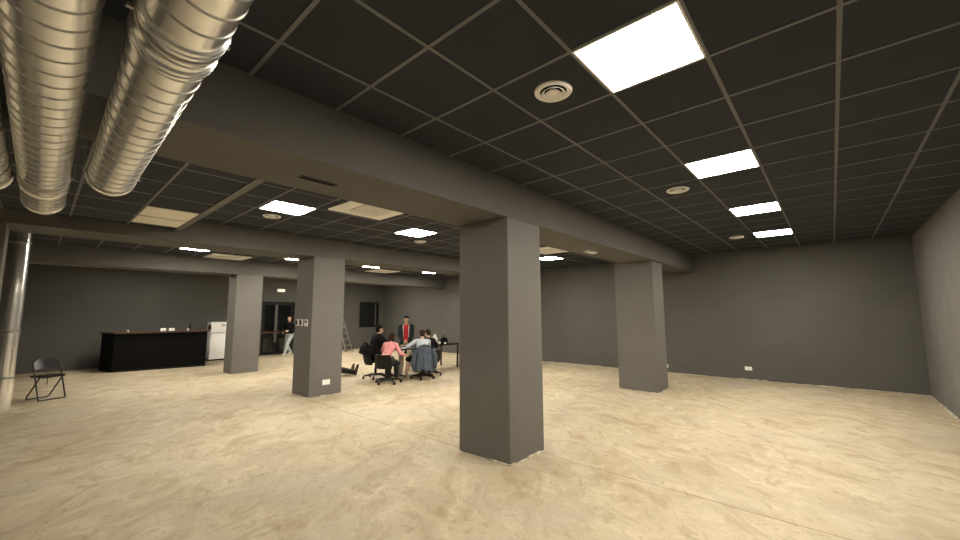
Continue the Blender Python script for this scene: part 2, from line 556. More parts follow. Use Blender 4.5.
# slot and emergency light under the main beam
t = thing('linear_diffuser', 'dark narrow slot diffuser under the near beam', 'vent', (1.485, 3.14, 2.742))
bm = B()
for q in ((-.16, .16, -.036, -.026), (-.16, .16, .026, .036), (-.16, -.15, -.026, .026), (.15, .16, -.026, .026)): add_box(bm, *q, -.006, 0)
link('slot_frame', bm, BLACKMETAL, t)
box_obj('slot_throat', (-.15, .15, -.026, .026, -.004, -.0005), VENTD, t)
t = thing('emergency_light', 'small flat white fitting under the beam between the two right columns', 'emergency light', (6.52, 3.15, 2.742))
box_obj('housing', (-.16, .16, -.06, .06, -.03, 0), WHITE, t, bevel=.006)
box_obj('lens', (-.145, .145, -.045, .045, -.034, -.03), ENAMEL, t)
t = thing('exit_sign', 'small white lit sign on the wall above the dark glass door', 'sign', (6.745, YB, 2.64))
box_obj('housing', (-.16, .16, -.05, 0, -.065, .065), WHITE, t, bevel=.006)
box_obj('lit_face', (-.145, .145, -.054, -.05, -.05, .05), mat('sign_face', (.8, .8, .72), .5, emit=((1, .92, .72), .75)), t)

# ------------------------------------------------------------------ spiral ducts
def helix_duct(parent, r, length, pitch, skip=()):
    """sheet: plain cylinder along +Y from 0; seam: raised helical rib."""
    bm = B()
    seg = 48
    n = max(2, int(length/.25))
    rings = []
    for i in range(n+1):
        y = length*i/n
        rings.append([bm.verts.new((r*math.cos(2*PI*k/seg), y, r*math.sin(2*PI*k/seg))) for k in range(seg)])
    for a, b_ in zip(rings, rings[1:]):
        for k in range(seg): bm.faces.new((a[k], a[(k+1) % seg], b_[(k+1) % seg], b_[k]))
    sh = link('duct_sheet', bm, GALV, parent, smooth=True)
    bm = B()
    turns = length/pitch
    N = int(turns*40)
    prev = None
    for i in range(N+1):
        th = 2*PI*i/40
        y = pitch*i/40
        ring = []
        for dr, dy in ((0, -.0045), (.003, -.003), (.003, .003), (0, .0045)):
            ring.append(bm.verts.new(((r+dr)*math.cos(th), min(max(y+dy, 0), length), (r+dr)*math.sin(th))))
        if prev:
            for k in range(3): bm.faces.new((prev[k], prev[k+1], ring[k+1], ring[k]))
        prev = ring
    link('spiral_seam', bm, GALVSEAM, parent, smooth=False)
    return sh

def collar(parent, r, y, w_=.012, h=.01):
    bm = B()
    seg = 48
    prof = ((0, -w_), (h, -w_*.6), (h, w_*.6), (0, w_))
    for k in range(seg):
        a0, a1 = 2*PI*k/seg, 2*PI*(k+1)/seg
        vs = [[bm.verts.new(((r+d)*math.cos(a), y+e, (r+d)*math.sin(a))) for d, e in prof] for a in (a0, a1)]
        for j in range(3): bm.faces.new((vs[0][j], vs[0][j+1], vs[1][j+1], vs[1][j]))
    bmesh.ops.remove_doubles(bm, verts=bm.verts, dist=1e-5)
    link('joint_collar', bm, GALV, parent, smooth=True)

def duct(label, x, z, r, y1, pitch=.107, collars=(), hang=(), y0=-1.30, tilt=-.024, yaw=-.006):
    # x, z: where the axis is at its far end; the run rises slightly towards the near wall
    L = y1-y0
    t = thing('spiral_duct', label, 'air duct', (x+yaw*L, y0, z-tilt*L), 0, 'galvanised spiral ducts')
    t.rotation_euler = (tilt, 0, yaw)
    helix_duct(t, r, L, pitch)
    for c in collars: collar(t, r, c-y0)
    collar(t, r, L-.012, .012, .008)
    bm = B()
    bm_pts = [bm.verts.new((r*math.cos(2*PI*k/48), L-.03, r*math.sin(2*PI*k/48))) for k in range(48)]
    bm.faces.new(bm_pts)
    link('end_cap', bm, GALVFLEX, t)
    for hy, ztop in hang:
        bm = B()
        yy = hy-y0
        zc = z-tilt*(y1-hy)
        pts = [((r+.004)*math.cos(a), yy, (r+.004)*math.sin(a)) for a in [2*PI*k/36 for k in range(36)]]
        add_tube(bm, pts, .004, seg=6, closed=True)
        for s in (-1, 1):
            add_box(bm, s*(r+.012)-.012, s*(r+.012)+.012, yy-.006, yy+.006, -.006, .006)
            add_tube(bm, [(s*(r+.018), yy, 0), (s*(r+.018), yy, ztop-zc-.004)], .003, seg=6)
        link('hanger', bm, GALVSEAM, t)
    return t
duct('left of the two big spiral ducts overhead, reaching farther into the room', -.034, 2.52, .113, 4.48, collars=(3.95,), hang=((1.0, ZC), (3.75, DROP)))
duct('right-hand spiral duct overhead, ending shorter, with doubled joint rings', .255, 2.52, .114, 3.46, collars=(1.46, 1.49, 1.61, 1.64), hang=((1.53, ZC), (3.40, DROP)))
duct('spiral duct mostly cut off by the left edge of the photo', -.290, 2.52, .115, 3.9, hang=((1.0, ZC), (3.6, DROP),))
# vertical pipe behind the left column
t = thing('vertical_duct', 'tall vertical metal duct at the left edge rising from the floor', 'air duct', (-.305, 10.95, 0))
bm = B()
add_lathe(bm, [(0, .002), (.142, .002), (.142, ZC-.002), (0, ZC-.002)], seg=48)
link('duct_sheet', bm, GALV, t, smooth=True)
for zz in (.55, 1.35, 2.95):
    bm = B()
    add_lathe(bm, [(.142, zz-.02), (.149, zz-.014), (.149, zz+.014), (.142, zz+.02)], seg=48)
    link('joint_collar', bm, GALVSEAM, t, smooth=True)

# ------------------------------------------------------------------ wall plates
def plate(name, label, cat, M_, w_, h_, group=None, kind='socket'):
    t = thing(name, label, cat)
    t.matrix_world = M_
    box_obj('cover_plate', (-w_/2, w_/2, -h_/2, h_/2, 0, .009), WHITE, t, bevel=.003)
    if kind == 'socket':
        for s in (-.5, .5):
            bm = B()
            add_lathe(bm, [(0, .0095), (min(w_*.2, h_*.3), .0095), (min(w_*.2, h_*.3), .011), (min(w_*.22, h_*.34), .011), (min(w_*.22, h_*.34), .0085)], c=(s*w_*.5, 0, 0), seg=20)
            link('socket_well', bm, ENAMEL, t)
    elif kind == 'switch':
        b_ = box_obj('rocker', (-w_*.40, w_*.12, -h_*.34, h_*.34, .009, .014), BLACK, t)
        b_['label'] = 'dark rocker panel'
    else:
        b_ = box_obj('screen', (-w_*.25, w_*.25, h_*.02, h_*.33, .009, .013), BLACK, t)
        b_['label'] = 'dark small screen'
        box_obj('button', (-w_*.2, w_*.2, -h_*.33, -h_*.12, .009, .013), ENAMEL, t)
    return t
def faceM(pos, normal):
    n = Vector(normal); z = Vector((0, 0, 1)); x = z.cross(n)
    M_ = Matrix((x, z, n)).transposed().to_4x4()
    M_.translation = pos
    return M_
plate('wall_socket', 'white double socket low on the middle left column', 'socket', faceM((4.03, 7.792, .265), (0, -1, 0)), .165, .105)
plate('wall_socket', 'white double socket low on the far right wall', 'socket', faceM((XF, 1.647, .272), (-1, 0, 0)), .15, .09)
plate('wall_socket', 'white socket half hidden behind the right column foot', 'socket', faceM((XF, 3.58, .18), (-1, 0, 0)), .15, .09)
plate('light_switch', 'leftmost white switch plate on the middle column side', 'switch', faceM((3.678, 8.43, 1.465), (-1, 0, 0)), .145, .14, 'switch plates on the column', 'switch')
plate('light_switch', 'white switch plate between another switch and the thermostat', 'switch', faceM((3.678, 8.24, 1.465), (-1, 0, 0)), .145, .14, 'switch plates on the column', 'switch')
plate('thermostat', 'white wall control with a dark screen right of the switches', 'thermostat', faceM((3.678, 8.02, 1.462), (-1, 0, 0)), .15, .14, None, 'control')

# ------------------------------------------------------------------ bar, fridge and what stands on them
BR = -.13
t = thing('bar_counter', 'long black bar counter with a dark brown wooden top by the back wall', 'bar counter', (1.555, 15.52, 0), BR)
LB_, DB = 2.22, .95
SKEW = -.33
def skew(bm):
    for v in bm.verts: v.co.x += SKEW*v.co.y*(1-v.co.x/LB_)
    return bm
bm = B()
add_box(bm, 0, LB_, 0, .04, .0, 1.09)
add_box(bm, 0, .04, .04, DB, 0, 1.09)
add_box(bm, LB_-.04, LB_, .04, DB, 0, 1.09)
add_box(bm, .04, LB_-.04, DB-.3, DB-.27, .1, 1.09)
link('front_panels', skew(bm), BLACKLAM, t, bevel=.003)
bm = B(); add_box(bm, .02, LB_-.02, -.004, 0, .0, .05)
link('kick_plate', skew(bm), BLACK, t)
bm = B(); add_box(bm, .04, LB_-.04, .04, DB-.3, .5, .53)
link('shelf', skew(bm), BLACKLAM, t)
bm = B(); add_box(bm, -.04, LB_+.08, -.05, DB+.06, 1.09, 1.133)
link('worktop', skew(bm), BARTOP, t, bevel=.006)
BM_ = Matrix.Translation((1.555, 15.52, 0)) @ Matrix.Rotation(BR, 4, 'Z')
def on_bar(x, y): return BM_ @ Vector((x, y, 1.134))
def cup(label, p, r=.04, h=.09, material=WHITE, group=None, cat='cup', name='paper_cup'):
    bm = B()
    add_lathe(bm, [(0, 0), (r*.75, 0), (r, h), (r*1.06, h), (r*1.06, h-.006), (r*.93, h-.006), (r*.7, .006), (0, .006)], seg=20)
    o = link(name, bm, material, None, smooth=True)
    o.location = p
    return tag(o, label, cat, group)
cup('small white cup near the left end of the bar top', on_bar(.27, .25), .035, .06)
cup('small white cup near the right end of the bar top, before the bottle', on_bar(1.72, .2), .035, .075)
def carton(label, p, w_, d_, h_):
    t = thing('food_box', label, 'box', p, BR, 'white boxes on the bar')
    bm = B()
    v = add_box(bm, -w_/2, w_/2, -d_/2, d_/2, 0, h_*.7)
    link('tray', bm, WHITE, t, bevel=.006)
    bm = B()
    v = add_box(bm, -w_/2-.004, w_/2+.004, -d_/2-.004, d_/2+.004, h_*.7, h_)
    for q in v[4:]: q.co.x *= .85; q.co.y *= .85
    link('lid', bm, WHITE, t, bevel=.005)
carton('white box on the bar top, the left one of two', on_bar(1.10, .3), .14, .14, .09)
carton('white box on the bar top, the right one of two', on_bar(1.31, .3), .14, .14, .09)
def bottle(label, p, r, h, material):
    t = thing('bottle', label, 'bottle', p)
    bm = B()
    add_lathe(bm, [(0, 0), (r, 0), (r, h*.58), (r*.9, h*.64), (r*.38, h*.76), (r*.34, h*.93), (0, h*.93)], seg=20)
    link('body', bm, material, t, smooth=True)
    bm = B()
    add_lathe(bm, [(0, h*.93), (r*.42, h*.93), (r*.42, h), (0, h)], seg=16)
    link('cap', bm, BLACK, t, smooth=True)
DKGLASS = mat('dark_bottle_glass', (.03, .022, .014), .15)
bottle('tall slim dark bottle near the right end of the bar', on_bar(1.79, .5), .035, .25, DKGLASS)
bottle('stout dark bottle at the bar end beside the white fridge', on_bar(2.33, .55), .05, .24, DKGLASS)

t = thing('refrigerator', 'white two-door fridge at the right end of the bar', 'fridge', (4.50, 16.98, 0), -.03)
box_obj('cabinet', (-.29, .29, -.26, .21, .05, 1.375), ENAMEL, t, bevel=.008)
box_obj('plinth', (-.28, .28, -.24, .2, 0, .05), BLACK, t)
d1 = box_obj('freezer_door', (-.29, .29, -.32, -.265, .995, 1.375), ENAMEL, t, bevel=.012)
box_obj('handle', (-.27, -.24, -.345, -.32, 1.01, 1.14), WHITE, d1, bevel=.005)
em = box_obj('emblem', (.04, .15, -.324, -.32, 1.23, 1.285), CHROME, d1)
gk = box_obj('door_gap', (-.288, .288, -.316, -.262, .982, .993), CHROME, t)
d2 = box_obj('fridge_door', (-.29, .29, -.32, -.265, .06, .98), ENAMEL, t, bevel=.012)
box_obj('handle', (-.27, -.24, -.345, -.32, .78, .96), WHITE, d2, bevel=.005)

# ------------------------------------------------------------------ step ladder by the back wall
t = thing('stepladder', 'aluminium stepladder by the back wall, half behind the middle column', 'ladder', (9.14, 16.68, 0), .5)
HL = 1.62
def rail(x0, y0, x1, y1): 
    bm = B()
    d = Vector((x1-x0, y1-y0, HL))
    vs = []
    for (bx, by, bz) in ((x0, y0, 0), (x1, y1, HL)):
        for sx, sy in ((-.02, -.03), (.02, -.03), (.02, .03), (-.02, .03)):
            vs.append(bm.verts.new((bx+sx, by+sy, bz)))
    for k in range(4): bm.faces.new((vs[k], vs[(k+1) % 4], vs[4+(k+1) % 4], vs[4+k]))
    bm.faces.new(vs[:4][::-1]); bm.faces.new(vs[4:])
    return bm
for s in (-1, 1):
    link('front_rail', rail(s*.27, -.55, s*.17, .0), ALU, t)
    link('rear_rail', rail(s*.25, .36, s*.17, .06), ALU, t)
for k in range(1, 6):
    zz = k*.27
    u = zz/HL
    hw = .27-.10*u
    bm = B()
    add_box(bm, -hw, hw, -.55+.55*u-.045, -.55+.55*u+.045, zz-.014, zz+.014)
    link('step', bm, ALU, t)
box_obj('top_cap', (-.19, .19, -.06, .12, HL, HL+.03), BLACK, t, bevel=.006)

# ------------------------------------------------------------------ folding chair
t = thing('folding_chair', 'black metal folding chair alone on the floor beside the vertical duct', 'chair', (.235, 11.69, 0), math.atan2(-.8, .42))
# local: +x forward, y sideways
W2 = .205
LEAN = .30                      # how far the back top sits behind the front feet
TOPZ = .795
def utube(pts, r=.0125, fil=.055, n=6):
    """round the corners of a polyline"""
    P = [Vector(p) for p in pts]
    out = [P[0]]
    for i in range(1, len(P)-1):
        a = P[i]+(P[i-1]-P[i]).normalized()*fil
        c = P[i]+(P[i+1]-P[i]).normalized()*fil
        for k in range(n+1):
            s = k/n
            out.append((1-s)**2*a+2*s*(1-s)*P[i]+s*s*c)
    out.append(P[-1])
    bm = B()
    add_tube(bm, out, r, seg=10)
    return bm
def fx_at(z): return .22-LEAN*(z-.0125)/TOPZ
link('front_frame', utube([(.22, -W2, .0125), (fx_at(TOPZ), -W2, TOPZ), (fx_at(TOPZ), W2, TOPZ), (.22, W2, .0125)], fil=.15, n=10), BLACKMETAL, t, smooth=True)
bm = B(); add_tube(bm, [(.22, -W2, .0135), (.22, W2, .0135)], .0125); link('front_foot_bar', bm, BLACKMETAL, t, smooth=True)
link('rear_frame', utube([(.14, -W2+.03, .44), (-.20, -W2+.03, .0125), (-.20, W2-.03, .0125), (.14, W2-.03, .44)]), BLACKMETAL, t, smooth=True)
bm = B()
n, mr_ = 20, 8
grids = []
for off in (0, .018):
    g = []
    for i in range(n+1):
        s_ = 2*i/n-1
        y = s_*(W2-.012)
        e = abs(y)-(W2-.15)
        ztop = TOPZ-(.075*(max(0, e)/.138)**2)
        col_ = []
        for j in range(mr_+1):
            z = .59+(ztop-.59)*j/mr_
            col_.append(bm.verts.new((fx_at(z)+.004-.03*(1-s_*s_)*(1-.6*j/mr_)+off-.009, y, z)))
        g.append(col_)
    grids.append(g)
A_, B_ = grids
for i in range(n):
    for j in range(mr_):
        bm.faces.new((A_[i][j], A_[i+1][j], A_[i+1][j+1], A_[i][j+1]))
        bm.faces.new((B_[i][j], B_[i][j+1], B_[i+1][j+1], B_[i+1][j]))
    for j in (0, mr_): bm.faces.new((A_[i][j], B_[i][j], B_[i+1][j], A_[i+1][j]))
for j in range(mr_):
    for i in (0, n): bm.faces.new((A_[i][j], A_[i][j+1], B_[i][j+1], B_[i][j]))
link('backrest', bm, LEATHER, t, smooth=True)
bm = B()
add_box(bm, -.16, .23, -W2+.025, W2-.025, .43, .468)
link('seat', bm, LEATHER, t, bevel=.014, smooth=True)
tg = box_obj('label_tag', (-.02, .005, .02, .023, .27, .42), mat('brown_tag', (.16, .10, .05), .7), t)

# ------------------------------------------------------------------ office chairs
def make_office_chair(label, loc, rz, back=(.36, .69), bw=.215):
    """faces +x"""
    t = thing('office_chair', label, 'chair', loc, rz, 'swivel chairs at the tables')
    bm = B()
    add_lathe(bm, [(0, .07), (.04, .07), (.045, .12), (.03, .13), (.03, .26), (.022, .26), (.022, .41), (0, .41)], seg=16)
    link('gas_column', bm, BLACK, t, smooth=True)
    for k in range(5):
        a = 2*PI*k/5+.35
        R_ = Matrix.Rotation(a, 4, 'Z')
        bm = B()
        pts = [R_ @ Vector(p) for p in ((.02, 0, .10), (.16, 0, .095), (.30, 0, .07))]
        add_tube(bm, pts, [.028, .023, .017], seg=8)
        leg = link('base_leg', bm, BLACK, t, smooth=True)
        bm = B()
        for s in (-1, 1):
            add_lathe(bm, [(0, -.009), (.028, -.009), (.028, .009), (0, .009)], seg=14,
                      mtx=R_ @ Matrix.Translation((.30, s*.014, .028)) @ Matrix.Rotation(PI/2, 4, 'X'))
        add_tube(bm, [R_ @ Vector((.30, 0, .028)), R_ @ Vector((.30, 0, .065))], .008, seg=6)
        link('caster', bm, BLACK, leg)
    bm = B()
    add_box(bm, -.22, .23, -.225, .225, .415, .475)
    link('seat', bm, CBLACK, t, bevel=.025, smooth=True)
    # curved backrest
    bm = B()
    n, mrow = 10, 6
    fr, bk = [], []
    for i in range(n+1):
        s = 2*i/n-1
        for lst, off in ((fr, 0), (bk, -.035)):
            lst.append([])
        for j in range(mrow+1):
            q = j/mrow
            z = back[0]+(back[1]-back[0])*q
            wd = bw*(1-.12*(2*q-1)**4)
            x = -.235-.08*q+.06*s*s
            fr[-1].append(bm.verts.new((x, s*wd, z)))
            bk[-1].append(bm.verts.new((x-.035, s*wd, z)))
    for i in range(n):
        for j in range(mrow):
            bm.faces.new((fr[i][j], fr[i+1][j], fr[i+1][j+1], fr[i][j+1]))
            bm.faces.new((bk[i][j], bk[i][j+1], bk[i+1][j+1], bk[i+1][j]))
        for j in (0, mrow): bm.faces.new((fr[i][j], bk[i][j], bk[i+1][j], fr[i+1][j]))
    for j in range(mrow):
        for i in (0, n): bm.faces.new((fr[i][j], fr[i][j+1], bk[i][j+1], bk[i][j]))
    link('backrest', bm, BLACK, t, smooth=True)
    bm = B()
    add_tube(bm, [(-.05, 0, .40), (-.24, 0, .40), (-.30, 0, .46), (-.315, 0, .58)], .017, seg=8)
    link('back_support', bm, BLACK, t, smooth=True)
    return t
RZ2 = -.15       # the two on the near side of the table end look along the room
CH = {}
CH['p2'] = make_office_chair('black swivel chair under the person in black at the left', (5.93, 8.90, 0), RZ2)
CH['p3'] = dup(CH['p2'], (5.70, 8.02, 0), .45, 'black low-backed swivel chair of the person in pink')
CH['p4'] = dup(CH['p2'], (6.69, 7.91, 0), .95, 'black swivel chair hidden under the hanging denim jacket')
CH['p5'] = dup(CH['p2'], (7.17, 8.20, 0), 1.12, 'black swivel chair at right, behind the denim jacket')

# ------------------------------------------------------------------ tables
t = thing('pedestal_table', 'black table on a pale central post amid the seated people', 'table', (6.98, 8.80, 0))
box_obj('tabletop', (-.72, .62, -.42, .42, .70, .73), BLACKLAM, t, bevel=.006)
bm = B(); add_lathe(bm, [(0, .02), (.05, .02), (.05, .70), (0, .70)], seg=20); bm2 = bm
for v in bm.verts: v.co.x -= .35
link('post', bm, ALU, t, smooth=True)
bm = B(); add_lathe(bm, [(0, 0), (.05, .0), (.05, .70), (0, .70)], seg=20)
for v in bm.verts: v.co.x += .40
link('post', bm, ALU, t, smooth=True)
for xx in (-.35, .40): box_obj('foot_plate', (xx-.05, xx+.05, -.3, .3, 0, .02), BLACKMETAL, t, bevel=.004)
t = thing('desk', 'black desk with thin square legs at the right end of the group', 'desk', (8.24, 9.13, 0))
box_obj('desktop', (-.56, .56, -.40, .40, .70, .735), BLACKLAM, t, bevel=.005)
for sx in (-1, 1):
    for sy in (-1, 1):
        box_obj('leg', (sx*.53-.02, sx*.53+.02, sy*.37-.02, sy*.37+.02, 0, .70), BLACKMETAL, t)
cup('white paper cup at the near left edge of the pedestal table', (6.78, 8.60, .731), .04, .09)
cup('white paper cup farther back on the pedestal table', (6.62, 8.95, .731), .04, .10)
o = box_obj('paper_sheet', (-.105, .105, -.148, .148, 0, .003), WHITE); o.location = (6.66, 8.58, .7305); o.rotation_euler[2] = .3
tag(o, 'white sheet of paper flat on the pedestal table', 'paper')
# things on the desk
t = thing('water_jug', 'tall white jug on the desk behind the person in black', 'jug', (8.12, 9.08, .736), 2.4)
bm = B(); add_lathe(bm, [(0, 0), (.075, 0), (.085, .05), (.08, .17), (.05, .22), (.05, .24), (0, .24)], seg=24); link('body', bm, WHITE, t, smooth=True)
bm = B(); add_lathe(bm, [(.05, .24), (.035, .265), (.012, .275), (.012, .30), (0, .30)], seg=18); link('lid', bm, WHITE, t, smooth=True)
bm = B(); add_tube(bm, [(.075, 0, .19), (.13, 0, .18), (.135, 0, .09), (.08, 0, .05)], .01, seg=8); link('handle', bm, WHITE, t, smooth=True)
t = thing('handbag', 'dark rounded bag standing on the right end of the desk', 'bag', (8.34, 8.92, .736), .3)
bm = B()
add_lathe(bm, [(0, 0), (.15, 0), (.17, .04), (.165, .11), (.12, .17), (.05, .19), (0, .19)], seg=24)
for v in bm.verts: v.co.y *= .6
link('body', bm, CBLACK, t, smooth=True)
bm = B(); add_tube(bm, [(-.09*math.cos(PI*k/8), 0, .16+.09*math.sin(PI*k/8)) for k in range(9)], .008, seg=8); link('handle', bm, BLACK, t, smooth=True)
cup('white cup on the desk just left of the dark bag', (8.12, 8.88, .736), .04, .07)
cup('white cup on the desk in front of the dark bag', (8.26, 8.775, .736), .035, .05)

# ------------------------------------------------------------------ people
def cap_pts(p0, p1, r0, r1, out):
    out.append(('cap', Vector(p0), Vector(p1), r0, r1))
def sphere_verts(c, r, n=10):
    res = []
    for i in range(n//2+1):
        th = PI*i/(n//2)
        for k in range(n):
            ph = 2*PI*k/n
            res.append((c[0]+r*math.sin(th)*math.cos(ph), c[1]+r*math.sin(th)*math.sin(ph), c[2]+r*math.cos(th)))
    return res
def blob(name, prims, voxel, material, parent, smooth_iter=4, keep=None):
    """fuse capsules and ellipsoids into one continuous skin"""
    bm = bmesh.new()
    for p in prims:
        if p[0] == 'cap':
            pts = sphere_verts(p[1], p[3]) + sphere_verts(p[2], p[4])
        else:
            pts = []
            for q in sphere_verts((0, 0, 0), 1, 16):
                v = Vector((q[0]*p[2][0], q[1]*p[2][1], q[2]*p[2][2]))
                if len(p) > 3 and p[3] is not None: v = p[3] @ v
                pts.append(tuple(p[1]+v))
        vs = [bm.verts.new(q) for q in pts]
        r = bmesh.ops.convex_hull(bm, input=vs)
        dele = [g for g in r['geom_interior'] if isinstance(g, bmesh.types.BMVert)]
        dele += [g for g in r['geom_unused'] if isinstance(g, bmesh.types.BMVert)]
        if dele: bmesh.ops.delete(bm, geom=list(set(dele)), context='VERTS')
    me = bpy.data.meshes.new('tmp'); bm.to_mesh(me); bm.free()
    o = bpy.data.objects.new('tmp', me); COL.objects.link(o)
    md = o.modifiers.new('r', 'REMESH'); md.mode = 'VOXEL'; md.voxel_size = voxel
    ms = o.modifiers.new('s', 'SMOOTH'); ms.factor = .5; ms.iterations = smooth_iter
    dg = bpy.context.evaluated_depsgraph_get()
    new = bpy.data.meshes.new_from_object(o.evaluated_get(dg))
    bpy.data.objects.remove(o); bpy.data.meshes.remove(me)
    if keep:
        b2 = bmesh.new(); b2.from_mesh(new)
        bmesh.ops.delete(b2, geom=[f for f in b2.faces if not keep(f.calc_center_median())], context='FACES')
        b2.to_mesh(new); b2.free()
    new.name = name
    new.materials.clear(); new.materials.append(material)
    for f in new.polygons: f.use_smooth = True
    ob = bpy.data.objects.new(name, new); COL.objects.link(ob); ob.parent = parent
    return ob
def ik(a, c, l1, l2, pole):
    a, c, pole = Vector(a), Vector(c), Vector(pole)
    d = c-a
    L = min(d.length, (l1+l2)*.995); L = max(L, abs(l1-l2)*1.02)
    dn = d.normalized()
    x = (l1*l1-l2*l2+L*L)/(2*L)
    h = math.sqrt(max(l1*l1-x*x, 0))
    pn = pole-dn*pole.dot(dn)
    pn.normalize()
    return a+dn*x+pn*h, a+dn*L

def hand(prims, w_, d, nrm, thumb, curl=.5, s=1.0):
    """palm and five fingers from wrist w_ along d, palm facing nrm, thumb on side `thumb`"""
    d = Vector(d).normalized(); nrm = Vector(nrm); nrm = (nrm-d*nrm.dot(d)).normalized()
    side = Vector(thumb); side = (side-d*side.dot(d)-nrm*side.dot(nrm)).normalized()
    w_ = Vector(w_)
    for k in (-1, 0, 1):
        prims.append(('cap', w_+d*.015*s+side*k*.012*s, w_+d*.085*s+side*k*.025*s, .016*s, .0145*s))
    for k, ln in ((1.5, .066), (.5, .076), (-.5, .07), (-1.5, .054)):
        b0 = w_+d*.088*s+side*k*.0195*s
        d1 = (d*math.cos(curl*.5)+nrm*math.sin(curl*.5)+side*k*.06).normalized()
        d2 = (d*math.cos(curl*1.6)+nrm*math.sin(curl*1.6)+side*k*.03).normalized()
        m_ = b0+d1*ln*.55*s
        prims.append(('cap', b0, m_, .0092*s, .0085*s))
        prims.append(('cap', m_, m_+d2*ln*.5*s, .0085*s, .0072*s))
    b0 = w_+d*.028*s+side*.026*s
    d1 = (d*.62+side*.72+nrm*.3).normalized()
    m_ = b0+d1*.04*s
    prims.append(('cap', b0, m_, .0125*s, .0105*s))
    d2 = (d*.9+side*.25+nrm*.35).normalized()
    prims.append(('cap', m_, m_+d2*.032*s, .0105*s, .0085*s))

